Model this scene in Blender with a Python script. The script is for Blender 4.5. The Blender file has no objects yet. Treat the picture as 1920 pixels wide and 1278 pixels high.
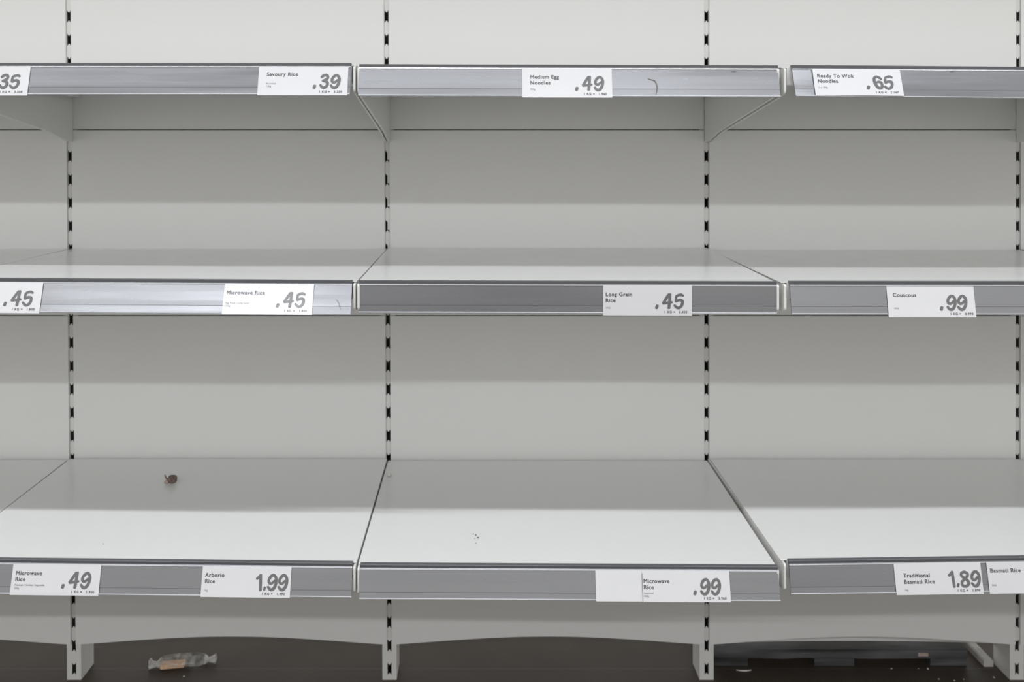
import bpy, bmesh, math, random
from mathutils import Vector, Matrix

C = bpy.context.scene.collection
sc = bpy.context.scene
random.seed(7)

# ------------------------------------------------------------------ camera
F = 1635.0                 # focal length in pixels of the 1920 px wide frame
CX, CY = 908.0, 275.0      # where the optical axis meets the frame
DB = 1.869                 # camera to back panels
CH = 1.144                 # camera height
cam = bpy.data.cameras.new('camera')
cam.sensor_width = 36.0
cam.lens = F / 1920 * 36
cam.shift_x = (960 - CX) / 1920
cam.shift_y = -(639 - CY) / 1920
cam.clip_start = 0.05
cam.dof.use_dof = True
cam.dof.focus_distance = 1.40
cam.dof.aperture_fstop = 4.5
co = bpy.data.objects.new('camera', cam)
C.objects.link(co)
co.location = (0, -DB, CH)
co.rotation_euler = (math.pi / 2, 0, 0)
sc.camera = co

# ------------------------------------------------------------------ colour management
vs = sc.view_settings
vs.view_transform = 'Standard'
vs.look = 'None'
vs.exposure = 0.0
vs.gamma = 1.0
vs.use_curve_mapping = False

# ------------------------------------------------------------------ light of the shop
world = bpy.data.worlds.new('shop_light')
sc.world = world
world.use_nodes = True
wn, wl = world.node_tree.nodes, world.node_tree.links
wn.clear()
wo = wn.new('ShaderNodeOutputWorld')
bg = wn.new('ShaderNodeBackground')
tc = wn.new('ShaderNodeTexCoord')
sp = wn.new('ShaderNodeSeparateXYZ')
rp = wn.new('ShaderNodeValToRGB')
wl.new(tc.outputs['Generated'], sp.inputs[0])
wl.new(sp.outputs['Z'], rp.inputs[0])
wl.new(rp.outputs[0], bg.inputs['Color'])
wl.new(bg.outputs[0], wo.inputs['Surface'])
els = rp.color_ramp.elements
els[0].position = 0.0
els[0].color = (0.98, 0.955, 0.885, 1)
els[1].position = 1.0
els[1].color = (0.10, 0.10, 0.10, 1)
e = els.new(0.30)
e.color = (0.88, 0.865, 0.815, 1)
e = els.new(0.55)
e.color = (0.50, 0.50, 0.50, 1)
bg.inputs['Strength'].default_value = 0.92


def tube_light(name, y, z, power, target_y, target_z, sx, sy, spread=180):
    l = bpy.data.lights.new(name, 'AREA')
    l.shape = 'RECTANGLE'
    l.size, l.size_y = sx, sy
    l.energy = power
    l.spread = math.radians(spread)      # louvre of the lamp
    l.color = (0.945, 0.968, 1.0)
    o = bpy.data.objects.new(name, l)
    C.objects.link(o)
    o.location = (-0.5, y, z)
    d = Vector((0, target_y - y, target_z - z))
    o.rotation_euler = d.to_track_quat('-Z', 'Y').to_euler()
    return o


tube_light('tube_lamp_across_aisle', -4.87, 3.12, 66, 0, 1.0, 6.4, 0.06)
tube_light('tube_lamp_over_aisle', -1.32, 2.50, 42, -1.30, 0.0, 5.4, 0.05, 116)

# ------------------------------------------------------------------ materials


def mat(name, col, rough=0.4, metal=0.0, spec=0.5, coat=0.0):
    m = bpy.data.materials.new(name)
    m.use_nodes = True
    b = m.node_tree.nodes['Principled BSDF']
    b.inputs['Base Color'].default_value = (*col, 1)
    b.inputs['Roughness'].default_value = rough
    b.inputs['Metallic'].default_value = metal
    b.inputs['Specular IOR Level'].default_value = spec
    b.inputs['Coat Weight'].default_value = coat
    b.inputs['Coat Roughness'].default_value = 0.16
    return m


def add_noise(m, scale, vec_scale=(1, 1, 1), bump=0.0, dist=0.001, col2=None, rough=None, detail=4, lo=0.35, hi=0.65):
    nt = m.node_tree
    n, l = nt.nodes, nt.links
    b = n['Principled BSDF']
    t = n.new('ShaderNodeTexCoord')
    mp = n.new('ShaderNodeMapping')
    mp.inputs['Scale'].default_value = vec_scale
    no = n.new('ShaderNodeTexNoise')
    no.inputs['Scale'].default_value = scale
    no.inputs['Detail'].default_value = detail
    l.new(t.outputs['Object'], mp.inputs[0])
    l.new(mp.outputs[0], no.inputs['Vector'])
    if bump:
        bp = n.new('ShaderNodeBump')
        bp.inputs['Strength'].default_value = bump
        bp.inputs['Distance'].default_value = dist
        l.new(no.outputs['Fac'], bp.inputs['Height'])
        l.new(bp.outputs[0], b.inputs['Normal'])
    if col2:
        r = n.new('ShaderNodeValToRGB')
        r.color_ramp.elements[0].position = lo
        r.color_ramp.elements[1].position = hi
        r.color_ramp.elements[0].color = b.inputs['Base Color'].default_value[:]
        r.color_ramp.elements[1].color = (*col2, 1)
        l.new(no.outputs['Fac'], r.inputs[0])
        l.new(r.outputs[0], b.inputs['Base Color'])
    if rough:
        mr = n.new('ShaderNodeMapRange')
        mr.inputs['From Min'].default_value = 0.3
        mr.inputs['From Max'].default_value = 0.7
        mr.inputs['To Min'].default_value = rough[0]
        mr.inputs['To Max'].default_value = rough[1]
        l.new(no.outputs['Fac'], mr.inputs[0])
        l.new(mr.outputs[0], b.inputs['Roughness'])
    return m


M_PANEL = add_noise(mat('white_painted_panel', (0.745, 0.745, 0.742), 0.42), 3, col2=(0.755, 0.755, 0.752))
M_SHELF = add_noise(mat('white_painted_shelf', (0.74, 0.745, 0.735), 0.22), 5, rough=(0.19, 0.27))
M_BRACKET = add_noise(mat('white_painted_bracket', (0.74, 0.745, 0.72), 0.35), 8, col2=(0.75, 0.75, 0.735))
M_POST = add_noise(mat('white_painted_post', (0.70, 0.70, 0.69), 0.4), 12, col2=(0.72, 0.72, 0.705))
M_SLOT = add_noise(mat('dark_slot_shade', (0.15, 0.145, 0.135), 0.6), 30, col2=(0.19, 0.18, 0.165))  # dark tone paints in the shade inside the posts
M_RAIL = add_noise(mat('silver_grey_plastic_rail', (0.29, 0.295, 0.315), 0.26, 0.62), 60, (0.05, 1, 1), bump=0.03, dist=0.0015,
                   rough=(0.20, 0.33))
M_BEAD = add_noise(mat('clear_edge_bead', (0.62, 0.63, 0.66), 0.18, 0.35), 40, (0.1, 1, 1), rough=(0.15, 0.25))
M_EDGE = add_noise(mat('dark_grey_rail_edge', (0.085, 0.087, 0.095), 0.35), 40, (0.1, 1, 1), col2=(0.10, 0.10, 0.11))
M_CARD = add_noise(mat('white_card', (0.70, 0.70, 0.725), 0.35, coat=1.0), 20, (1, 1, 1), col2=(0.72, 0.72, 0.745))
M_INK = add_noise(mat('dark_ink', (0.045, 0.045, 0.052), 0.5, coat=1.0), 90, col2=(0.06, 0.06, 0.066))
M_PRICE = add_noise(mat('grey_ink', (0.115, 0.115, 0.122), 0.5, coat=1.0), 90, col2=(0.13, 0.13, 0.137))
M_SMALL = add_noise(mat('grey_small_ink', (0.14, 0.14, 0.15), 0.5, coat=1.0), 90, col2=(0.17, 0.17, 0.18))
M_MARK = add_noise(mat('dark_scuff', (0.12, 0.115, 0.11), 0.6), 300, col2=(0.2, 0.19, 0.18))
M_PALLET = add_noise(mat('blackened_wood', (0.022, 0.021, 0.021), 0.6), 14, (0.25, 1, 3), bump=0.4, dist=0.003,
                     col2=(0.14, 0.14, 0.15), lo=0.38, hi=0.68)
M_CHIP = add_noise(mat('pinkish_raw_wood', (0.36, 0.24, 0.20), 0.7), 60, col2=(0.45, 0.36, 0.33))
M_BAR = add_noise(mat('scratched_white_steel', (0.55, 0.53, 0.50), 0.5), 40, col2=(0.36, 0.34, 0.32), lo=0.5, hi=0.75)
M_CRUMB = add_noise(mat('brown_crumb', (0.075, 0.050, 0.042), 0.7), 200, col2=(0.20, 0.145, 0.12))
M_WHITE = add_noise(mat('pale_crumb', (0.62, 0.61, 0.58), 0.7), 200, col2=(0.5, 0.48, 0.45))
M_BREAD = add_noise(mat('tan_biscuit', (0.72, 0.42, 0.25), 0.7), 220, bump=0.3, dist=0.001, col2=(0.85, 0.60, 0.42))
M_BROWN = add_noise(mat('dark_brown_bit', (0.10, 0.07, 0.06), 0.6), 200, col2=(0.18, 0.14, 0.12))


def film_mat(name, lo, hi):
    m = bpy.data.materials.new(name)
    m.use_nodes = True
    n, l = m.node_tree.nodes, m.node_tree.links
    n.clear()
    o = n.new('ShaderNodeOutputMaterial')
    mx = n.new('ShaderNodeMixShader')
    tr = n.new('ShaderNodeBsdfTransparent')
    tr.inputs[0].default_value = (0.93, 0.93, 0.93, 1)
    pr = n.new('ShaderNodeBsdfPrincipled')
    pr.inputs['Base Color'].default_value = (0.72, 0.70, 0.67, 1)
    pr.inputs['Roughness'].default_value = 0.22
    t = n.new('ShaderNodeTexCoord')
    no = n.new('ShaderNodeTexNoise')
    no.inputs['Scale'].default_value = 70
    no.inputs['Detail'].default_value = 5
    r = n.new('ShaderNodeMapRange')
    r.inputs['From Min'].default_value = 0.40
    r.inputs['From Max'].default_value = 0.68
    r.inputs['To Min'].default_value = lo
    r.inputs['To Max'].default_value = hi
    bp = n.new('ShaderNodeBump')
    bp.inputs['Strength'].default_value = 0.8
    bp.inputs['Distance'].default_value = 0.004
    l.new(t.outputs['Object'], no.inputs['Vector'])
    l.new(no.outputs['Fac'], r.inputs[0])
    l.new(no.outputs['Fac'], bp.inputs['Height'])
    l.new(bp.outputs[0], pr.inputs['Normal'])
    l.new(r.outputs[0], mx.inputs['Fac'])
    l.new(tr.outputs[0], mx.inputs[1])
    l.new(pr.outputs[0], mx.inputs[2])
    l.new(mx.outputs[0], o.inputs['Surface'])
    return m


M_FILM = film_mat('crinkled_clear_film', 0.02, 0.50)
M_FILM_END = film_mat('bunched_film', 0.35, 0.98)


def floor_mat():
    m = mat('dark_floor_tiles', (0.075, 0.066, 0.058), 0.5)
    n, l = m.node_tree.nodes, m.node_tree.links
    b = n['Principled BSDF']
    t = n.new('ShaderNodeTexCoord')
    mp = n.new('ShaderNodeMapping')
    mp.inputs['Location'].default_value = (2.0, -0.043, 0)
    br = n.new('ShaderNodeTexBrick')
    br.offset = 0.0
    br.inputs['Scale'].default_value = 1.0
    br.inputs['Brick Width'].default_value = 6.0
    br.inputs['Row Height'].default_value = 0.6
    br.inputs['Mortar Size'].default_value = 0.0022
    br.inputs['Mortar Smooth'].default_value = 0.4
    br.inputs['Mortar'].default_value = (0.08, 0.073, 0.066, 1)
    no = n.new('ShaderNodeTexNoise')
    no.inputs['Scale'].default_value = 6
    no.inputs['Detail'].default_value = 8
    r = n.new('ShaderNodeValToRGB')
    r.color_ramp.elements[0].position = 0.35
    r.color_ramp.elements[0].color = (0.047, 0.035, 0.026, 1)
    r.color_ramp.elements[1].position = 0.70
    r.color_ramp.elements[1].color = (0.068, 0.053, 0.041, 1)
    l.new(t.outputs['Object'], mp.inputs[0])
    l.new(mp.outputs[0], br.inputs['Vector'])
    l.new(t.outputs['Object'], no.inputs['Vector'])
    l.new(no.outputs['Fac'], r.inputs[0])
    l.new(r.outputs[0], br.inputs['Color1'])
    l.new(r.outputs[0], br.inputs['Color2'])
    l.new(br.outputs['Color'], b.inputs['Base Color'])
    return m


M_FLOOR = floor_mat()

# ------------------------------------------------------------------ helpers


def obj(name, bm, m, parent=None, smooth=False):
    me = bpy.data.meshes.new(name)
    if not isinstance(bm, bpy.types.Mesh):
        bm.normal_update()
        bm.to_mesh(me)
        bm.free()
    else:
        me = bm
    o = bpy.data.objects.new(name, me)
    C.objects.link(o)
    if not me.materials:
        me.materials.append(m)
    if smooth:
        for p in me.polygons:
            p.use_smooth = True
    if parent:
        o.parent = parent
    return o


def tag(o, label, cat, group=None):
    o['label'] = label
    o['category'] = cat
    if group:
        o['group'] = group
    return o


def thing(name, label, cat, loc, group=None):
    o = bpy.data.objects.new(name, None)
    C.objects.link(o)
    o.location = loc
    o.empty_display_size = 0.05
    return tag(o, label, cat, group)


def shift_mesh(bm, loc):
    bmesh.ops.translate(bm, verts=bm.verts, vec=-Vector(loc))
    return bm


def prism(bm, pts, a, b, plane='xz'):
    """closed polygon extruded from a to b along the third axis"""
    def P(p, q):
        if plane == 'xz':
            return (p[0], q, p[1])
        if plane == 'yz':
            return (q, p[0], p[1])
        return (p[0], p[1], q)
    va = [bm.verts.new(P(p, a)) for p in pts]
    vb = [bm.verts.new(P(p, b)) for p in pts]
    n = len(pts)
    bm.faces.new(va)
    bm.faces.new(vb[::-1])
    for i in range(n):
        j = (i + 1) % n
        bm.faces.new((va[j], va[i], vb[i], vb[j]))
    bmesh.ops.recalc_face_normals(bm, faces=bm.faces)
    return bm


def box(bm, x0, x1, y0, y1, z0, z1):
    vs_ = [bm.verts.new((x, y, z)) for x in (x0, x1) for y in (y0, y1) for z in (z0, z1)]
    f = [(0, 1, 3, 2), (4, 6, 7, 5), (0, 4, 5, 1), (2, 3, 7, 6), (0, 2, 6, 4), (1, 5, 7, 3)]
    r = [bm.faces.new([vs_[i] for i in q]) for q in f]
    bmesh.ops.recalc_face_normals(bm, faces=r)
    return vs_


def bevel(bm, w, seg=2, angle=30):
    ed = [e_ for e_ in bm.edges if len(e_.link_faces) == 2 and e_.calc_face_angle(0) > math.radians(angle)]
    bmesh.ops.bevel(bm, geom=ed, offset=w, segments=seg, affect='EDGES', profile=0.5, clamp_overlap=True)
    return bm


def at(px, py, y):
    d = y + DB
    return Vector(((px - CX) * d / F, y, CH - (py - CY) * d / F))


def on_floor(px, py):
    d = F * CH / (py - CY)
    return Vector(((px - CX) * d / F, d - DB, 0))


def lerp(a, b, t):
    return a + (b - a) * t


# ------------------------------------------------------------------ floor
bm = bmesh.new()
box(bm, -6, 6, -6.5, 3.0, -0.05, 0.0)
fl = obj('floor', bm, M_FLOOR)
fl['kind'] = 'structure'

bm = bmesh.new()
box(bm, -6, 6, -2.4, 1.5, 3.30, 3.34)  # unseen raft over the shelving, added to cut light from overhead
ce = obj('added_ceiling_raft', bm, M_PANEL)
ce['kind'] = 'structure'

# ------------------------------------------------------------------ upright posts
# top px (at y=100) and bottom px (at y=1250) of each post's centre line, on the back plane
POST_PX = [(-470, -455), (128.2, 137.5), (724.6, 730.0), (1325.2, 1325.6), (1910.0, 1908.6), (2496, 2490)]


def post_x(i, z):
    py = CY + (CH - z) * F / DB
    a, b = POST_PX[i]
    return (lerp(a, b, (py - 100) / 1150) - CX) * DB / F


POST_LABEL = {
    1: 'white slotted steel upright on the far left, crossing behind the Savoury Rice shelf',
    2: 'white slotted steel upright at the joint left of the Medium Egg Noodles shelf',
    3: 'white slotted steel upright at the joint right of the Medium Egg Noodles shelf',
    4: 'white slotted steel upright on the right edge, beyond the Couscous label',
}
PF, PBK, PW = 0.0034, 0.064, 0.0152      # post front, back, half width
SW, SH, SN = 0.0043, 0.0136, 0.0052     # slot half width, half height, notch


def make_post(i):
    ztop = 1.60
    org = Vector((post_x(i, 0), PF, 0))
    t = thing('slotted_upright', POST_LABEL[i], 'shelving post', org, 'slotted uprights of the shelving')
    bm = bmesh.new()

    def V(x, y, z):
        return bm.verts.new((post_x(i, z) + x, y, z))
    n = int(ztop / 0.05)
    for k in range(n):
        z0, z1 = k * 0.05, (k + 1) * 0.05
        zc = z0 + 0.0235
        zb, zt = zc - SH, zc + SH
        L, R = -PW, PW
        a = [V(L, PF, z0), V(-SW, PF, z0), V(0, PF, z0), V(SW, PF, z0), V(R, PF, z0)]
        b = [V(L, PF, z1), V(-SW, PF, z1), V(0, PF, z1), V(SW, PF, z1), V(R, PF, z1)]
        h = [V(-SW, PF, zb), V(0, PF, zb + SN), V(SW, PF, zb), V(SW, PF, zt), V(0, PF, zt - SN), V(-SW, PF, zt)]
        # sheet around the hole
        bm.faces.new((a[0], a[1], h[0], h[5], b[1], b[0]))
        bm.faces.new((a[3], a[4], b[4], b[3], h[3], h[2]))
        bm.faces.new((a[1], a[2], h[1], h[0]))
        bm.faces.new((a[2], a[3], h[2], h[1]))
        bm.faces.new((h[5], h[4], b[2], b[1]))
        bm.faces.new((h[4], h[3], b[3], b[2]))
        # sheet thickness inside the hole
        hk = [V(v.co.x - post_x(i, v.co.z), PF + 0.002, v.co.z) for v in h]
        for q in range(6):
            w = (q + 1) % 6
            bm.faces.new((h[q], h[w], hk[w], hk[q]))
        # sides and back
        for s in (-PW, PW):
            bm.faces.new((V(s, PF, z0), V(s, PF, z1), V(s, PBK, z1), V(s, PBK, z0)))
        bm.faces.new((V(-PW, PBK, z0), V(PW, PBK, z0), V(PW, PBK, z1), V(-PW, PBK, z1)))
    z1 = n * 0.05
    bm.faces.new((V(-PW, PF, z1), V(PW, PF, z1), V(PW, PBK, z1), V(-PW, PBK, z1)))
    bmesh.ops.remove_doubles(bm, verts=bm.verts, dist=1e-5)
    bmesh.ops.recalc_face_normals(bm, faces=bm.faces)
    shift_mesh(bm, org)
    obj('post_tube', bm, M_POST, t)
    # added dark liner behind the slots, its colour standing in for their shade
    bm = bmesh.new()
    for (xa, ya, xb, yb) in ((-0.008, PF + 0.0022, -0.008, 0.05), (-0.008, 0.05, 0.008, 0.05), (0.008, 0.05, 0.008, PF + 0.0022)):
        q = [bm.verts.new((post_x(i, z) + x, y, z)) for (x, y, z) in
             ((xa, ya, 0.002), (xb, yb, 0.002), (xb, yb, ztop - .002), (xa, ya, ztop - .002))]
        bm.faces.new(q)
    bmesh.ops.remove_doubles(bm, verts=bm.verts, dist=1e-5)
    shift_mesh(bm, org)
    obj('slot_shade_liner', bm, M_SLOT, t)
    if i == 2:          # white tongues of fittings left in the slots under the top shelf
        for k in (18, 19, 20, 21, 22):
            zc = k * 0.05 + 0.0235
            bm = bmesh.new()
            box(bm, post_x(i, zc) + 0.0003, post_x(i, zc) + 0.0041, PF + 0.0004, PF + 0.0012, zc - SH + 0.006, zc + SH - 0.001)
            shift_mesh(bm, org)
            obj('slot_tongue', bm, M_POST, t)['label'] = 'white tongue filling half a slot'
    return t


for i in (1, 2, 3, 4):
    make_post(i)

# ------------------------------------------------------------------ back panels
HG = 0.0053    # half of the strip left open in front of a post
BAYS = {0: 'far left', 1: 'left', 2: 'middle', 3: 'right', 4: 'far right'}
PANEL_Z = [(1.1818, 1.582), (0.7835, 1.1795), (0.3835, 0.7815), (0.0775, 0.3815)]
PANEL_LABEL = {
    (0, 0): 'white back panel above the .35 label, cut by the left edge',
    (1, 0): 'white back panel above the Savoury Rice shelf',
    (2, 0): 'white back panel above the Medium Egg Noodles shelf',
    (3, 0): 'white back panel above the Ready To Wok Noodles shelf',
    (4, 0): 'sliver of white back panel right of the last upright, topmost',
    (0, 1): 'white back panel left of the first upright, above the .45 label at the left edge',
    (1, 1): 'white back panel between the Savoury Rice shelf and the pale Microwave Rice .45 shelf',
    (2, 1): 'white back panel between the Medium Egg Noodles shelf and the Long Grain Rice shelf',
    (3, 1): 'white back panel between the Ready To Wok Noodles shelf and the Couscous shelf',
    (4, 1): 'sliver of white back panel right of the last upright, level with the top right bracket',
    (0, 2): 'white back panel left of the first upright, under the .45 label at the left edge',
    (1, 2): 'white back panel behind the brown crumb, above the Arborio Rice shelf',
    (2, 2): 'white back panel under the Long Grain Rice shelf',
    (3, 2): 'white back panel under the Couscous shelf',
    (4, 2): 'sliver of white back panel right of the last upright, level with the Couscous label',
    (0, 3): 'white arched base panel at the bottom left corner, left of the first upright',
    (1, 3): 'white arched base panel under the Arborio Rice shelf, above the wrapped biscuit',
    (2, 3): 'white arched base panel under the Microwave Rice .99 shelf',
    (3, 3): 'white arched base panel under the Traditional Basmati Rice shelf, above the dark pallet',
    (4, 3): 'sliver of white base panel right of the last upright',
}


def make_panel(b, r):
    z0, z1 = PANEL_Z[r]
    def XL(z): return post_x(b, z) + HG
    def XR(z): return post_x(b + 1, z) - HG
    pts = [(XL(z1), z1)]
    if r == 3:
        pts.append((XL(z0), z0))
        n = 28
        for k in range(1, n):
            u = k / n
            arch = 0.0175 * math.sin(math.pi * u) ** 1.15
            pts.append((lerp(XL(z0), XR(z0), u), z0 + arch))
        pts.append((XR(z0), z0))
    else:
        pts += [(XL(z0), z0), (XR(z0), z0)]
    pts.append((XR(z1), z1))
    org = Vector((0.5 * (XL(z0) + XR(z0)), 0, z0))
    bm = bmesh.new()
    prism(bm, pts, 0.0, 0.0014, 'xz')
    if r != 3:
        bevel(bm, 0.0005, 2)
    shift_mesh(bm, org)
    o = obj('back_panel' if r != 3 else 'base_panel', bm, M_PANEL)
    o.location = org
    tag(o, PANEL_LABEL[(b, r)], 'back panel', 'white back panels of the shelving')


for b in range(5):
    for r in range(4):
        make_panel(b, r)

# panels of the shelving's other side, seen only below the arch on the right
REAR = {1: (0.125, 'white rear panel on the far side, behind the Arborio Rice bay'),
        2: (0.125, 'white rear panel on the far side, behind the Microwave Rice .99 bay'),
        3: (0.047, 'pale rear panel whose lower edge shows over the dark pallet'),
        0: (0.125, 'white rear panel on the far side, left of the first upright'),
        4: (0.125, 'white rear panel on the far side, right of the last upright')}
for b, (zb, lab) in REAR.items():
    x0, x1 = post_x(b, 0.1) + 0.002, post_x(b + 1, 0.1) - 0.002
    bm = bmesh.new()
    pts = [(x0, 1.58)]
    for k in range(25):
        u = k / 24
        pts.append((lerp(x0, x1, u), zb - 0.004 + 0.005 * math.sin(math.pi * u)))
    pts.append((x1, 1.58))
    prism(bm, pts, 0.0665, 0.0725, 'xz')
    shift_mesh(bm, ((x0 + x1) / 2, 0.0665, zb))
    o = obj('rear_panel', bm, M_PANEL)
    o.location = ((x0 + x1) / 2, 0.0665, zb)
    tag(o, lab, 'back panel', 'rear panels of the shelving')

# ------------------------------------------------------------------ shelves, rails, brackets
YF = -0.458                # where the rail's upper edge stands
DF = DB + YF
YD = -0.450                # deck front


def bx(i):
    """bay boundary at post i (a straight line square to the back)"""
    return post_x(i, 0.7)


def zl(py, y=YF):
    return CH - (py - CY) * (y + DB) / F


# (bay,row): zback, front z at two px, px pair, tilt of rail at both px (mm per 50 mm), rail px span
SHELF = {}


def shelf(b, r, zback, pa, za, pb, zb_, ta, tb, r0, r1):
    SHELF[(b, r)] = dict(zb=zback, pa=pa, za=za - 0.0025, pb=pb, zf=zb_ - 0.0025, ta=ta, tb=tb, r0=r0, r1=r1, ph=(b * 2.1 + r, b + r * 1.7))


Y2 = -0.4505
shelf(1, 0, 1.280, 0, zl(118.0), 658, zl(118.2), 13.0, 14.0, -122, 658.5)
shelf(2, 0, 1.280, 673, zl(120.3), 1459, zl(122.5), 11.5, 11.5, 673.5, 1458.5)
shelf(3, 0, 1.279, 1484, zl(121.8), 1920, zl(125.2), 19.0, 14.0, 1484.5, 2236)
shelf(1, 1, 0.9260, 0, zl(521.5), 660, zl(525.5), 14.0, 17.8, -122, 660.5)
shelf(2, 1, 0.9285, 672, zl(525.8), 1457, zl(527.8), 0.5, 0.0, 672.5, 1456)
shelf(3, 1, 0.9240, 1480, zl(527.0), 1920, zl(527.5), 10.0, 10.0, 1480.5, 2236)
shelf(1, 2, 0.4789, 0, zl(1044, Y2), 661, zl(1051, Y2), 11.5, 11.5, -122, 661)
shelf(2, 2, 0.4754, 676, zl(1053.5, Y2), 1461, zl(1057.5, Y2), 13.5, 12.5, 675.5, 1458.5)
shelf(3, 2, 0.4783, 1479, zl(1046.2, Y2), 1920, zl(1040.2, Y2), 11, 10.5, 1479, 2236)
for b in (0, 4):
    p0, p1 = (-920, -144) if b == 0 else (2256, 3020)
    shelf(b, 0, 1.280, p0, zl(119), p1, zl(119), 12, 12, p0, p1)
    shelf(b, 1, 0.926, p0, zl(523), p1, zl(523), 12, 12, p0, p1)
    shelf(b, 2, 0.477, p0, zl(1047, Y2), p1, zl(1047, Y2), 10, 10, p0, p1)

NAMES = {(1, 0): 'Savoury Rice', (2, 0): 'Medium Egg Noodles', (3, 0): 'Ready To Wok Noodles',
         (1, 1): 'pale Microwave Rice .45', (2, 1): 'Long Grain Rice', (3, 1): 'Couscous',
         (1, 2): 'Arborio Rice', (2, 2): 'Microwave Rice .99', (3, 2): 'Traditional Basmati Rice'}
SHELF_LABEL = {
    (0, 0): 'white steel shelf beyond the left edge at the top level',
    (0, 1): 'corner of a white steel shelf at the left edge above the .45 label',
    (0, 2): 'corner of a white steel shelf at the left edge, low, level with the brown crumb',
    (4, 0): 'white steel shelf beyond the right edge at the top level',
    (4, 1): 'white steel shelf beyond the right edge at the middle level',
    (4, 2): 'white steel shelf beyond the right edge at the bottom level'}


def sx(px):
    return (px - CX) * DF / F


def rail_z(s, x):
    xa, xb = sx(s['pa']), sx(s['pb'])
    return lerp(s['za'], s['zf'], (x - xa) / (xb - xa))


def rail_t(s, x):
    xa, xb = sx(s['pa']), sx(s['pb'])
    a, b_ = s['ph']
    wob = 0.012 * math.sin(x * 5.1 + a) + 0.007 * math.sin(x * 11.3 + b_)
    return lerp(s['ta'], s['tb'], (x - xa) / (xb - xa)) / 50.0 + wob


def edge_offsets(b):
    l = 0.0014 if b not in (1, 3) else (0.0050 if b == 3 else 0.0026)
    r = {0: 0.0026, 2: 0.0020}.get(b, 0.0012)
    return l, r


FACE_H = 0.0475            # height of the rail's face below its dark edge


def make_shelf(b, r):
    s = SHELF[(b, r)]
    lo, ro = edge_offsets(b)
    x0, x1 = bx(b) + lo, bx(b + 1) - ro
    xm = (x0 + x1) / 2
    org = Vector((xm, 0, s['zb']))
    lab = SHELF_LABEL.get((b, r)) or 'white steel shelf whose grey front rail carries the %s label' % NAMES[(b, r)]
    t = thing('shelf', lab, 'shelf', org, 'white shelves of the shelving')
    # deck: folded sheet, hollow below
    bm = bmesh.new()
    yb = -0.0100 if r == 2 else -0.0035
    il, ir = (0.0075, 0.0075) if b != 3 else (0.0100, 0.0075)
    prism(bm, [(x0, 0), (x1, 0), (x1, -0.0018), (x1 - ir, -0.0018), (x1 - ir, -0.030), (x1 - ir - 0.012, -0.030), (x1 - ir - 0.012, -0.0035),
               (x0 + il + 0.012, -0.0035), (x0 + il + 0.012, -0.030), (x0 + il, -0.030), (x0 + il, -0.0018), (x0, -0.0018)], YD, yb, 'xz')
    bevel(bm, 0.0008, 2)
    for v in bm.verts:
        f = (v.co.y - yb) / (YD - yb)
        v.co.z += lerp(s['zb'], rail_z(s, v.co.x), f)
    bmesh.ops.recalc_face_normals(bm, faces=bm.faces)
    shift_mesh(bm, org)
    obj('deck', bm, M_SHELF, t)
    # rail: profile swept along x
    xa, xb = sx(s['r0']), sx(s['r1'])
    n = 48

    def sweep(profile_fn, name, m, parent):
        bm = bmesh.new()
        rings = []
        for k in range(n + 1):
            x = lerp(xa, xb, k / n)
            tt = rail_t(s, x)
            z = rail_z(s, x)
            rings.append([bm.verts.new((x, YF - o_, z + h)) for (o_, h) in profile_fn(tt)])
        m_ = len(rings[0])
        for k in range(n):
            for q in range(m_):
                w = (q + 1) % m_
                bm.faces.new((rings[k][q], rings[k][w], rings[k + 1][w], rings[k + 1][q]))
        bm.faces.new(rings[0][::-1])
        bm.faces.new(rings[-1])
        bmesh.ops.recalc_face_normals(bm, faces=bm.faces)
        shift_mesh(bm, org)
        return obj(name, bm, m, parent)
    top_h = -0.0022
    FH = FACE_H - (0.0020 if r == 2 else 0)

    def face_prof(tt):
        def P(d, o_=0.0):        # d: distance down from the dark edge; o_: out of the face
            return (0.0006 + tt * d + o_, top_h - d)
        return [P(0.0, -0.002), P(0.0), P(0.0012, 0.0003), P(0.0345, 0.0002), P(0.0352, -0.0001), P(FH), P(FH, -0.0022), P(0.004, -0.0022)]

    rail = sweep(face_prof, 'price_rail', M_RAIL, t)
    rail['label'] = 'grey plastic price rail'

    def edge_prof(tt):
        return [(-0.0075, 0.0001), (-0.0075, 0.0024), (0.0000, 0.0026), (0.0010, 0.0018), (0.0010, top_h), (-0.002, top_h), (-0.002, 0.0001)]
    o = sweep(edge_prof, 'rail_edge', M_EDGE, rail)
    o['label'] = 'dark grey upper edge of rail'

    def bead(d, rad):
        def fn(tt):
            out = []
            for q in range(8):
                a = q * math.pi / 4
                out.append((0.0006 + tt * d + 0.0003 + rad * math.cos(a), top_h - d + rad * math.sin(a)))
            return out
        return fn
    sweep(bead(0.0022, 0.0010), 'rail_bead', M_BEAD, rail)
    sweep(bead(FH - 0.0014, 0.0011), 'rail_bead', M_BEAD, rail)
    s['obj'] = t
    s['rail'] = rail
    s['org'] = org
    return t


for key in list(SHELF):
    make_shelf(*key)


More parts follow.
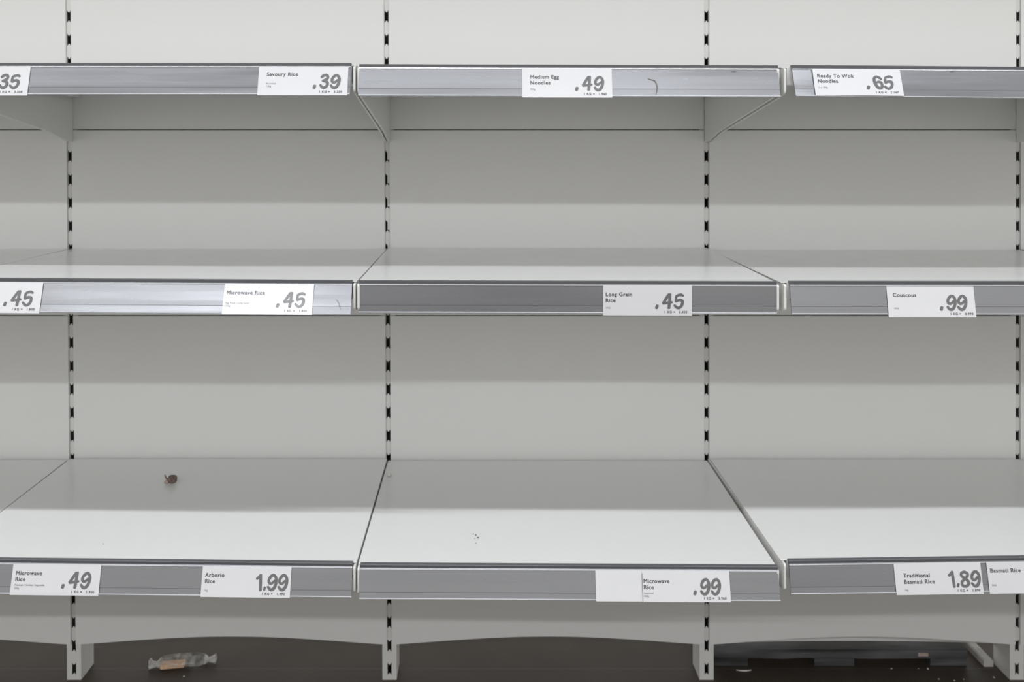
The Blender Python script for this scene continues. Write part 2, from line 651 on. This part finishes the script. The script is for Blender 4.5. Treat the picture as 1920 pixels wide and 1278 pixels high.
def make_bracket(b, r, side):
    s = SHELF[(b, r)]
    if side == 0:
        off = 0.0034 if b != 3 else 0.0090
        xf = bx(b) + off
        xbk = bx(b) + 0.0034
        end = 'left'
    else:
        off = 0.0034 if b != 2 else 0.0024
        xf = bx(b + 1) - off
        xbk = bx(b + 1) - 0.0034
        end = 'right'
    zf, zb = rail_z(s, xf), s['zb']
    yfr = -0.4605
    dz = -0.0305           # the deck's folded flange rests just inside the plate
    lab = 'white tapered bracket at the %s end of the %s shelf' % (end, NAMES[(b, r)])
    th = 0.0019
    prof = [(-0.001, zb - 0.0025), (yfr + 0.004, zf - 0.0025)]
    # rounded front corners
    for k in range(5):
        a = k / 4 * math.pi / 2
        prof.append((yfr + 0.004 - 0.004 * math.sin(a), zf - 0.0065 + 0.004 * math.cos(a)))
    for k in range(6):
        a = k / 5 * math.radians(75)
        prof.append((yfr + 0.006 - 0.006 * math.cos(a), zf - 0.040 - 0.006 * math.sin(a)))
    prof += [(-0.10, zb - 0.107), (-0.03, zb - 0.124), (-0.001, zb - 0.126)]
    bm = bmesh.new()
    prism(bm, prof, -th, th, 'yz')
    bevel(bm, 0.0009, 2, 60)
    for v in bm.verts:
        f = v.co.y / yfr
        v.co.x += lerp(xbk, xf, f)
    org = Vector((xbk, 0, zb - 0.126))
    t = thing('shelf_bracket', lab, 'shelf bracket', org, 'white shelf brackets')
    shift_mesh(bm, org)
    obj('bracket_plate', bm, M_BRACKET, t)
    # hooks reaching into the post's slots
    for dzh in (0.020, 0.070):
        bm = bmesh.new()
        box(bm, xbk - 0.0008, xbk + 0.0008, -0.003, 0.010, zb - 0.126 + dzh, zb - 0.126 + dzh + 0.018)
        shift_mesh(bm, org)
        obj('hook', bm, M_BRACKET, t)
    return t


for (b, r) in list(SHELF):
    if b in (1, 2, 3):
        make_bracket(b, r, 0)
        make_bracket(b, r, 1)

# ------------------------------------------------------------------ lettering
_txt = {}


def text_mesh(body, size, bold=0.0, spacing=1.08):
    key = (body, size, bold, spacing)
    if key in _txt:
        return _txt[key]
    cu = bpy.data.curves.new('lettering', 'FONT')
    cu.body = body
    cu.size = size
    cu.offset = bold * size
    cu.space_character = spacing
    cu.resolution_u = 6
    o = bpy.data.objects.new('lettering', cu)
    C.objects.link(o)
    dg = bpy.context.evaluated_depsgraph_get()
    dg.update()
    me = bpy.data.meshes.new_from_object(o.evaluated_get(dg))
    bpy.data.objects.remove(o)
    bpy.data.curves.remove(cu)
    pts = [(v.co.x, v.co.y) for v in me.vertices]
    faces = [tuple(p.vertices) for p in me.polygons]
    bpy.data.meshes.remove(me)
    _txt[key] = (pts, faces)
    return _txt[key]


def put_text(bm, body, size, x, z, align='L', bold=0.02, spacing=1.08, y=-0.0004):
    pts, faces = text_mesh(body, size, bold, spacing)
    if not pts:
        return
    w = max(p[0] for p in pts)
    dx = x - (w if align == 'R' else 0)
    vv = [bm.verts.new((p[0] + dx, y, p[1] + z)) for p in pts]
    for f in faces:
        try:
            bm.faces.new([vv[i] for i in f])
        except ValueError:
            pass


# brush-drawn numerals: strokes on a 0..0.72 x 0..1 field, each with its brush half width
DIGIT = {
    '1': (0.50, [[(.10, .70, .085), (.24, .80, .10), (.33, .93, .08)], [(.33, .93, .09), (.35, .6, .10), (.37, .3, .095), (.39, .03, .09)]]),
    '3': (0.66, [[(.10, .78, .09), (.22, .90, .10), (.42, .92, .10), (.50, .77, .10), (.40, .63, .10), (.20, .53, .09)],
                 [(.20, .53, .08), (.42, .50, .10), (.53, .34, .105), (.46, .16, .10), (.32, .08, .10), (.17, .14, .09), (.07, .27, .075)]]),
    '4': (0.76, [[(.43, .93, .10), (.30, .72, .10), (.10, .37, .095)], [(.10, .36, .09), (.34, .39, .085), (.66, .43, .075)],
                 [(.50, .95, .10), (.50, .6, .10), (.49, .3, .105), (.48, .06, .10)]]),
    '5': (0.66, [[(.60, .84, .07), (.46, .91, .09), (.30, .89, .09), (.17, .83, .085)], [(.15, .82, .085), (.14, .65, .09), (.15, .49, .085)],
                 [(.15, .48, .08), (.34, .57, .09), (.52, .54, .10), (.57, .38, .10), (.50, .18, .10), (.35, .07, .09), (.20, .12, .085), (.06, .25, .07)]]),
    '6': (0.68, [[(.58, .72, .07), (.44, .84, .085), (.26, .90, .09), (.13, .78, .10), (.13, .55, .10), (.22, .30, .10), (.38, .12, .10),
                  (.53, .12, .10), (.60, .28, .095), (.55, .48, .09), (.40, .55, .08), (.22, .47, .07)]]),
    '8': (0.68, [[(.36, .92, .085), (.17, .84, .09), (.14, .69, .09), (.32, .54, .09), (.52, .38, .095), (.56, .20, .095), (.38, .06, .09),
                  (.18, .10, .09), (.13, .28, .09), (.30, .47, .08), (.50, .64, .09), (.54, .80, .09), (.36, .92, .085)]]),
    '9': (0.68, [[(.54, .80, .09), (.42, .92, .09), (.25, .86, .10), (.12, .64, .095), (.16, .47, .09), (.32, .44, .085), (.48, .60, .075)],
                 [(.53, .84, .09), (.59, .64, .10), (.57, .38, .105), (.47, .15, .105), (.33, .07, .10), (.20, .11, .09), (.08, .25, .075)]]),
    '.': (0.26, [[(.16, .20, .085), (.12, .06, .085)]]),
    'd': (0.42, [[(.15, .215, .105), (.11, .06, .105)]]),      # the free-standing point before a price
}


def catmull(p, n=7):
    if len(p) == 2:
        return [tuple(lerp(p[0][c], p[1][c], k / 4) for c in range(3)) for k in range(5)]
    q = [p[0]] + list(p) + [p[-1]]
    out = []
    for i in range(1, len(q) - 2):
        for k in range(n):
            t = k / n
            out.append(tuple(0.5 * (2 * q[i][c] + (q[i + 1][c] - q[i - 1][c]) * t
                                    + (2 * q[i - 1][c] - 5 * q[i][c] + 4 * q[i + 1][c] - q[i + 2][c]) * t * t
                                    + (-q[i - 1][c] + 3 * q[i][c] - 3 * q[i + 1][c] + q[i + 2][c]) * t ** 3) for c in range(3)))
    out.append(tuple(p[-1]))
    return out


def brush(bm, stroke, x, z, h, y, slant=0.0):
    c = catmull(stroke)
    L, R = [], []
    for i, (a, b_, w) in enumerate(c):
        p0, p1 = c[max(0, i - 1)], c[min(len(c) - 1, i + 1)]
        d = Vector((p1[0] - p0[0], p1[1] - p0[1]))
        d = d.normalized() if d.length > 1e-6 else Vector((0, 1))
        nx, nz = -d.y, d.x

        def W(u, v):
            return bm.verts.new((x + (u + slant * v) * h, y - 0.000003 * i, z + v * h))
        w *= 0.92
        L.append(W(a + nx * w, b_ + nz * w))
        R.append(W(a - nx * w, b_ - nz * w))
    for i in range(len(c) - 1):
        bm.faces.new((L[i], R[i], R[i + 1], L[i + 1]))
    # blunt rounded ends
    for (i, j) in ((0, 1), (-1, -2)):
        a, b_, w = c[i]
        d = Vector((a - c[j][0], b_ - c[j][1])).normalized() * w * 0.55
        n_ = Vector((-d.y, d.x)).normalized() * w * 0.6
        v1 = bm.verts.new((x + (a + d.x + n_.x + slant * (b_ + d.y + n_.y)) * h, y, z + (b_ + d.y + n_.y) * h))
        v2 = bm.verts.new((x + (a + d.x - n_.x + slant * (b_ + d.y - n_.y)) * h, y, z + (b_ + d.y - n_.y) * h))
        if i == 0:
            bm.faces.new((L[0], v2, v1, R[0])) if (L[0].co - v2.co).length < (L[0].co - v1.co).length else bm.faces.new((L[0], v1, v2, R[0]))
        else:
            bm.faces.new((L[-1], v2, v1, R[-1])) if (L[-1].co - v2.co).length < (L[-1].co - v1.co).length else bm.faces.new((L[-1], v1, v2, R[-1]))


def put_price(bm, s_, right, z, h, y=-0.0004, slant=0.0):
    if s_[0] == '.':
        s_ = 'd' + s_[1:]
    w = sum(DIGIT[c][0] for c in s_) * h
    x = right - w
    for k, c in enumerate(s_):
        for q, st in enumerate(DIGIT[c][1]):
            brush(bm, st, x, z, h, y - 0.00002 * q, slant)
        x += DIGIT[c][0] * h
    for f in bm.faces:
        if f.normal.y > 0:
            f.normal_flip()


PX = 1.395 / F              # metres per photo pixel at the labels


def make_label(key, p0, p1, names, size_lines, price, unit, label, name_x=10, name_y=16, price_r=152, unit_r=159,
               front=0.0004, drop=0.0, height=57.5, extra=None, digit=29.5, seam=False):
    s = SHELF[key]
    xm = ((p0 + p1) / 2 - CX) * PX
    W, H = (p1 - p0) * PX, height * PX
    tt = rail_t(s, xm)
    # rail surface point half way down the label
    d = 0.0010 + H / 2 * math.cos(math.atan(tt)) + drop
    zc = rail_z(s, xm) - 0.0022 - d
    yc = YF - (0.0006 + tt * d) - front - 0.0013
    yaw = -d * (rail_t(s, xm + .05) - rail_t(s, xm - .05)) / 0.1
    o_rot = (-math.atan(tt), math.atan((rail_z(s, xm + .1) - rail_z(s, xm - .1)) / .2) * -1, math.atan(yaw))
    bm = bmesh.new()
    # a thin card with a trace of curl along its length
    n = 12
    r = random.Random(int(p0) + 500)
    cu = r.uniform(-0.0004, 0.0003)
    fr, bk = [], []
    for k in range(n + 1):
        u = k / n * 2 - 1
        yy = 0.0
        fr.append([bm.verts.new((u * W / 2, yy, v * H / 2)) for v in (-1, 1)])
        bk.append([bm.verts.new((u * W / 2, yy + 0.0005, v * H / 2)) for v in (-1, 1)])
    for k in range(n):
        bm.faces.new((fr[k][0], fr[k + 1][0], fr[k + 1][1], fr[k][1]))
        bm.faces.new((bk[k][0], bk[k][1], bk[k + 1][1], bk[k + 1][0]))
        bm.faces.new((fr[k][1], fr[k + 1][1], bk[k + 1][1], bk[k][1]))
        bm.faces.new((fr[k][0], bk[k][0], bk[k + 1][0], fr[k + 1][0]))
    bm.faces.new((fr[0][0], fr[0][1], bk[0][1], bk[0][0]))
    bm.faces.new((fr[n][0], bk[n][0], bk[n][1], fr[n][1]))
    card = obj('price_label', bm, M_CARD)
    card.location = (xm, yc, zc)
    card.rotation_euler = o_rot
    tag(card, label, 'price label', 'white price labels on the rails')

    def X(px): return -W / 2 + px * PX

    def Z(py): return H / 2 - py * PX * height / 58
    if names:
        bm = bmesh.new()
        for k, ln in enumerate(names):
            for q, (dx, dz) in enumerate(((0, 0), (-0.26, 0.0), (0.26, 0.0), (0, 0.2), (0, -0.2))):     # heavy strokes
                put_text(bm, ln, 10.0 * PX, X(name_x + dx), Z(name_y + 4 + k * 11.4 + dz), bold=0.0, spacing=1.12, y=-0.0004 - 0.000004 * q)
        o = obj('product_name', bm, M_INK, card)
        o['label'] = 'dark lettering reading %s' % ' '.join(names)
    if size_lines:
        bm = bmesh.new()
        base = name_y + 4 + (len(names) - 1) * 11.4
        for k, (ln, dy) in enumerate(size_lines):
            put_text(bm, ln, 4.7 * PX, X(name_x), Z(base + dy), bold=0.0, spacing=1.05)
        obj('pack_size', bm, M_SMALL, card)['label'] = 'tiny grey pack size'
    if price:
        bm = bmesh.new()
        put_price(bm, price, X(price_r), Z(45.2), digit * PX, slant=0.06 if price[0] == '.' else 0.02)
        obj('price_figures', bm, M_PRICE, card)['label'] = 'large grey brush figures reading %s' % price
    if unit:
        bm = bmesh.new()
        put_text(bm, unit, 6.0 * PX, X(unit_r), Z(53.0), 'R', bold=0.022, spacing=1.18)
        obj('unit_price', bm, M_INK, card)['label'] = 'tiny grey line reading %s' % unit
    if seam:
        bm = bmesh.new()
        box(bm, X(0.5), X(1.4), -0.0005, -0.0001, Z(57), Z(5))
        obj('fold_line', bm, M_SMALL, card)['label'] = 'thin grey fold line'
    return card


make_label((1, 0), -119, 49.5, [], [], '.35', '1 KG =   3.500', 'white price label .35 cut by the left edge, topmost rail', price_r=151)
make_label((1, 0), 482, 651, ['Savoury Rice'], [('Assorted', 17), ('120g', 22.3)], '.39', '1 KG =   3.250',
           'white price label reading Savoury Rice .39', name_x=15.5, name_y=15, price_r=154.5)
make_label((2, 0), 979.5, 1149, ['Medium Egg', 'Noodles'], [('250g', 11)], '.49', '1 KG =   1.960',
           'white price label reading Medium Egg Noodles .49', name_x=15, name_y=17, price_r=153.5)
make_label((3, 0), 1528, 1694, ['Ready To Wok', 'Noodles'], [('2 x 150g', 12)], '.65', '1 KG =   2.167',
           'white price label reading Ready To Wok Noodles .65', name_x=7, name_y=15.5, price_r=149, unit_r=157, height=54.5, front=0.0013)
make_label((1, 1), -95, 73.5, [], [], '.45', '1 KG =   1.800', 'white price label .45 cut by the left edge, middle rail', price_r=152)
make_label((1, 1), 417, 586, ['Microwave Rice'], [('Egg Fried / Long Grain', 18), ('250g', 23.3)], '.45', '1 KG =   1.800',
           'white price label reading Microwave Rice .45, washed pale by glare', name_x=5, name_y=16.5, price_r=153.5, front=0.0011)
make_label((2, 1), 1133, 1301, ['Long Grain', 'Rice'], [('1KG', 12.5)], '.45', '1 KG =   0.450',
           'white price label reading Long Grain Rice .45 on the darkest rail', name_x=4.5, name_y=17, price_r=152)
make_label((3, 1), 1669, 1833.5, ['Couscous'], [('1KG', 23)], '.99', '1 KG =   0.990',
           'white price label reading Couscous .99', name_x=10.5, name_y=15.5, price_r=149, unit_r=159, drop=0.002)
make_label((1, 2), 16.5, 183, ['Microwave', 'Rice'], [('Mexican / Golden Vegetable', 9), ('250g', 15)], '.49', '1 KG =   1.960',
           'white price label reading Microwave Rice .49, lower left corner', name_x=7, name_y=16.5, price_r=149, unit_r=158, height=54, digit=29.5)
make_label((1, 2), 375, 543, ['Arborio', 'Rice'], [('1kg', 15)], '1.99', '1 KG =   1.990',
           'white price label reading Arborio Rice 1.99', name_x=6, name_y=16.5, price_r=163, unit_r=158, height=54, digit=29.5)
make_label((2, 2), 1118, 1286, [], [], None, None, 'blank white label half tucked behind the Microwave Rice .99 label', height=54)
make_label((2, 2), 1205, 1371, ['Microwave', 'Rice'], [('Assorted', 9), ('250g', 14.5)], '.99', '1 KG =   3.960',
           'white price label reading Microwave Rice .99, beside a blank label', name_x=3, name_y=19, price_r=148, unit_r=158,
           front=0.0012, height=54, digit=29.5, seam=True)
make_label((3, 2), 1683, 1847, ['Traditional', 'Basmati Rice'], [('1kg', 13)], '1.89', '1 KG =   1.890',
           'white price label reading Traditional Basmati Rice 1.89', name_x=16, name_y=22, price_r=161, unit_r=158, height=55.5)
make_label((3, 2), 1858.5, 2025, ['Basmati Rice'], [('1KG', 25)], None, None,
           'white price label reading Basmati Rice, cut by the right edge', name_x=5, name_y=15, height=55.5)

# ------------------------------------------------------------------ crack in the middle top rail


def ribbon(pts, w, y_off=0.0):
    bm = bmesh.new()
    L, R = [], []
    for i, p in enumerate(pts):
        a, b_ = pts[max(0, i - 1)], pts[min(len(pts) - 1, i + 1)]
        d = (b_ - a).normalized()
        nrm = Vector((-d.z, 0, d.x))
        ww = w * (0.5 + 0.5 * math.sin(math.pi * (i + 0.6) / (len(pts) + 0.2)))
        L.append(bm.verts.new(p + nrm * ww))
        R.append(bm.verts.new(p - nrm * ww))
    for i in range(len(pts) - 1):
        bm.faces.new((L[i], R[i], R[i + 1], L[i + 1]))
    return bm


def rail_point(key, px, py, lift=0.0004):
    s = SHELF[key]
    x = (px - CX) * PX
    z = zl(py, YF - 0.004)
    d = rail_z(s, x) - 0.0022 - z
    return Vector((x, YF - 0.0006 - rail_t(s, x) * d - lift - 0.0007, z))


def rail_mark(key, pxs, w, name, lab):
    pts = catmull([tuple(rail_point(key, *p)) for p in pxs], 5)
    bm = ribbon([Vector(p) for p in pts], w)
    shift_mesh(bm, SHELF[key]['org'])
    o = obj(name, bm, M_MARK, SHELF[key]['rail'])
    o['label'] = lab


rail_mark((2, 0), [(1217, 147.5), (1223, 149.5), (1230, 152), (1233.5, 160), (1233.5, 169), (1231, 179)], 0.0009, 'crack',
          'dark curved crack in the rail')
rail_mark((2, 0), [(1376, 134), (1380, 133.5), (1384, 134.2)], 0.0007, 'scuff', 'small dark scuff')
rail_mark((3, 0), [(1790, 133.5), (1794, 133.2), (1798, 134)], 0.0006, 'scuff', 'small dark scuff')
rail_mark((1, 1), [(629, 559.5), (634, 566), (638, 577)], 0.0005, 'scuff', 'fine dark scratch')

# ------------------------------------------------------------------ crumbs and specks on the shelves


def lump(seed, sx_, sy_, sz_, sub=2, rough=0.25):
    bm = bmesh.new()
    bmesh.ops.create_icosphere(bm, subdivisions=sub, radius=1.0)
    r = random.Random(seed)
    ks = [(Vector((r.uniform(-3, 3), r.uniform(-3, 3), r.uniform(-3, 3))), r.uniform(0, 6)) for _ in range(5)]
    for v in bm.verts:
        d = sum(math.sin(v.co.dot(k) + p) for k, p in ks) / 5
        v.co *= 1 + rough * d * 1.6
        v.co.x *= sx_
        v.co.y *= sy_
        v.co.z *= sz_
    m = min(v.co.z for v in bm.verts)
    bmesh.ops.translate(bm, verts=bm.verts, vec=(0, 0, -m))
    return bm


def deck_point(key, px, py):
    """where the sight line through a pixel meets a deck"""
    s = SHELF[key]
    lo, hi = 1.40, DB
    for _ in range(50):
        d = (lo + hi) / 2
        x, z = (px - CX) * d / F, CH - (py - CY) * d / F
        y = d - DB
        zd = lerp(s['zb'], rail_z(s, x), (y + 0.0035) / (YD + 0.0035))
        if z < zd:
            hi = d
        else:
            lo = d
    return Vector((x, y, zd))


p = deck_point((1, 2), 320, 905)
t = thing('food_crumb', 'shrivelled brown crumb lying on the Arborio Rice shelf', 'crumb', p)
bm = lump(3, 0.0100, 0.0075, 0.0080, 3, 0.3)
bmesh.ops.translate(bm, verts=bm.verts, vec=(0.002, 0, 0))
obj('crumb_body', bm, M_CRUMB, t, True)
bm = bmesh.new()
prev = None
rings = []
for k, (x, z, w) in enumerate([(-0.004, 0.006, 0.0022), (-0.008, 0.009, 0.0022), (-0.0105, 0.0125, 0.0016), (-0.0115, 0.0165, 0.0007)]):
    rings.append([bm.verts.new((x + w * math.cos(a * math.pi / 3), w * math.sin(a * math.pi / 3), z + 0.3 * w * math.cos(a * math.pi / 3))) for a in range(6)])
for k in range(3):
    for q in range(6):
        bm.faces.new((rings[k][q], rings[k][(q + 1) % 6], rings[k + 1][(q + 1) % 6], rings[k + 1][q]))
bm.faces.new(rings[-1])
obj('stem', bm, M_CRUMB, t, True)
bm = lump(9, 0.0055, 0.005, 0.0042, 2, 0.3)
bmesh.ops.translate(bm, verts=bm.verts, vec=(-0.006, -0.002, 0))
obj('crumb_flake', bm, M_CHIP, t, True)

for k, (px, py, sz) in enumerate([(892, 1003, 0.0016), (896, 1008.5, 0.0022), (890, 1010, 0.0009), (887, 1001, 0.0012), (892.5, 1018, 0.0010)]):
    p = deck_point((2, 2), px, py)
    o = obj('dark_speck', lump(20 + k, sz, sz * 0.8, sz * 0.5, 1, 0.4), M_MARK)
    o.location = p
    tag(o, 'tiny dark speck in the loose cluster on the Microwave Rice .99 shelf', 'crumb', 'dark specks on the middle bottom shelf')
p = deck_point((1, 2), 193, 1019.5)
o = obj('dark_speck', lump(31, 0.0012, 0.0010, 0.0006, 1, 0.4), M_MARK)
o.location = p
tag(o, 'lone tiny dark speck on the Arborio Rice shelf, near its front edge', 'crumb')
p = deck_point((2, 2), 729.5, 893)  # small pale lump near the back of the deck
o = obj('pale_speck', lump(33, 0.0045, 0.0038, 0.0040, 2, 0.12), M_WHITE, None, True)
o.location = p
tag(o, 'single pale speck at the back left corner of the Microwave Rice .99 shelf', 'rice grain')

# ------------------------------------------------------------------ wrapped biscuit on the floor
p = on_floor(343, 1247)
t = thing('wrapped_biscuit', 'crumpled clear packet with a tan biscuit inside, lying on the dark floor', 'snack packet', p)
t.rotation_euler = (0, 0, math.radians(9))
sec = [(-0.070, 0.013, 0.0100, 0.010), (-0.064, 0.010, 0.0060, 0.008), (-0.055, 0.0075, 0.0055, 0.008), (-0.046, 0.014, 0.0100, 0.0105),
       (-0.030, 0.018, 0.0115, 0.0118), (-0.008, 0.019, 0.0120, 0.0123), (0.015, 0.019, 0.0118, 0.0120), (0.035, 0.018, 0.0110, 0.0113),
       (0.047, 0.014, 0.0080, 0.0090), (0.055, 0.0060, 0.0045, 0.0085), (0.062, 0.010, 0.0050, 0.0085), (0.071, 0.015, 0.0085, 0.0095)]
r_ = random.Random(5)
ring_pts = []
for (x, ry, rz, zc) in sec:
    ring = []
    for q in range(16):
        a = q * math.pi / 8
        j = 1 + r_.uniform(-0.10, 0.10)
        ring.append((x + r_.uniform(-0.0012, 0.0012), ry * j * math.cos(a), max(0.0006, zc + rz * j * math.sin(a))))
    ring_pts.append(ring)


def film_part(name, i0, i1, m, lab):
    bm = bmesh.new()
    rings = [[bm.verts.new(p_) for p_ in ring_pts[k]] for k in range(i0, i1 + 1)]
    for k in range(len(rings) - 1):
        for q in range(16):
            w = (q + 1) % 16
            bm.faces.new((rings[k][q], rings[k][w], rings[k + 1][w], rings[k + 1][q]))
    obj(name, bm, m, t)['label'] = lab


film_part('clear_wrapper', 3, 8, M_FILM, 'crinkled clear film')
film_part('wrapper_end', 0, 3, M_FILM_END, 'bunched end of the film')
film_part('wrapper_end', 8, 11, M_FILM_END, 'bunched end of the film')
bm = bmesh.new()
box(bm, -0.046, 0.006, -0.015, 0.004, 0.0022, 0.0125)
bevel(bm, 0.003, 3)
o = obj('biscuit', bm, M_BREAD, t, True)
o['label'] = 'tan biscuit'
bm = lump(41, 0.006, 0.006, 0.0055, 2, 0.25)
bmesh.ops.translate(bm, verts=bm.verts, vec=(0.0125, -0.009, 0.002))
obj('dark_filling', bm, M_BROWN, t, True)

# ------------------------------------------------------------------ low dark pallet and steel bar under the right bay
YP = 0.056
def px_x(px, y): return (px - CX) * (y + DB) / F
xl, xr = px_x(1338, YP), px_x(1814, YP)
t = thing('pallet', 'low blackened wooden pallet on the floor under the right bay', 'pallet', ((xl + xr) / 2, YP, 0))
org = Vector(((xl + xr) / 2, YP, 0))


def pbox(name, x0, x1, y0, y1, z0, z1, lab=None):
    bm = bmesh.new()
    box(bm, x0, x1, y0, y1, z0, z1)
    bmesh.ops.subdivide_edges(bm, edges=[e_ for e_ in bm.edges if e_.calc_length() > 0.1], cuts=10)
    rr = random.Random(int(x0 * 1000) + int(z0 * 1e4))
    for v in bm.verts:
        v.co.z += rr.uniform(-0.0008, 0.0008) if v.co.z > 0.004 else 0
        v.co.y += rr.uniform(-0.0008, 0.0008)
    shift_mesh(bm, org)
    o = obj(name, bm, M_PALLET, t)
    if lab:
        o['label'] = lab
    return o


pbox('deck_board', xl, xr, YP, YP + 0.085, 0.0148, 0.0355)
pbox('deck_board', xl, xr, YP + 0.10, YP + 0.185, 0.0148, 0.0355)
pbox('deck_board', xl, xr, YP + 0.20, YP + 0.285, 0.0148, 0.0355)
for (a, b_) in ((1338, 1402), (1527, 1601), (1744, 1812)):
    pbox('block', px_x(a, YP), px_x(b_, YP), YP - 0.001, YP + 0.28, 0.0, 0.0147)
bm = bmesh.new()
xc = px_x(1730, YP)
box(bm, xc - 0.011, xc + 0.012, YP - 0.0022, YP + 0.0005, 0.0205, 0.0275)
bevel(bm, 0.0006, 1)
shift_mesh(bm, org)
o = obj('splinter', bm, M_CHIP, t)
o['label'] = 'pinkish raw wood splinter'

xb = px_x(1854, 0.0495)
bm = bmesh.new()
w = 0.0105
prof = [(-w, 0.0), (-w, 0.013), (-w + 0.003, 0.0165), (w - 0.003, 0.0165), (w, 0.013), (w, 0.0)]
prism(bm, [(q[0] + xb, q[1]) for q in prof], 0.0495, 0.52, 'xz')
bevel(bm, 0.0006, 1)
shift_mesh(bm, (xb, 0.0495, 0))
o = obj('steel_bar', bm, M_BAR)
o.location = (xb, 0.0495, 0)
tag(o, 'scratched white steel bar running back along the floor between pallet and right upright', 'steel bar')

# ------------------------------------------------------------------ litter on the floor
for k, (px, py, sz) in enumerate([(1671.5, 1254, .0022), (1739.5, 1254.5, .0026), (1760, 1273, .0020), (1806.7, 1273.5, .0016),
                                  (1863.5, 1270.5, .0028), (1789.5, 1276.5, .0022), (1722, 1253.5, .0013)]):
    o = obj('pale_crumb', lump(60 + k, sz * 1.1, sz * 0.8, sz * 0.6, 1, 0.35), M_WHITE)
    o.location = on_floor(px, py)
    o.rotation_euler = (0, 0, k * 1.3)
    tag(o, 'tiny pale crumb on the dark floor in front of the pallet and steel bar', 'crumb', 'pale crumbs on the floor')
o = obj('pale_crumb', lump(75, .0026, .0016, .0012, 1, 0.35), M_WHITE)
o.location = on_floor(345, 1268.5)
tag(o, 'lone tiny pale crumb on the dark floor in front of the wrapped biscuit', 'crumb')
# thin curled shaving
bm = bmesh.new()
L = []
for k in range(11):
    a = -1 + k / 5
    x, yy = a * 0.0165, 0.0045 * a * a
    ww = 0.0013 * (1.15 - a * a)
    L.append([bm.verts.new((x, yy, 0.0003)), bm.verts.new((x, yy + ww * 0.8, 0.0012 + ww))])
for k in range(10):
    bm.faces.new((L[k][0], L[k + 1][0], L[k + 1][1], L[k][1]))
ex = bmesh.ops.extrude_face_region(bm, geom=list(bm.faces))
bmesh.ops.translate(bm, verts=[v for v in ex['geom'] if isinstance(v, bmesh.types.BMVert)], vec=(0, 0.0005, 0))
bmesh.ops.recalc_face_normals(bm, faces=bm.faces)
o = obj('wood_shaving', bm, M_WHITE)
o.location = on_floor(1396, 1258.5)
tag(o, 'thin pale curled shaving on the dark floor beside the third upright', 'shaving')
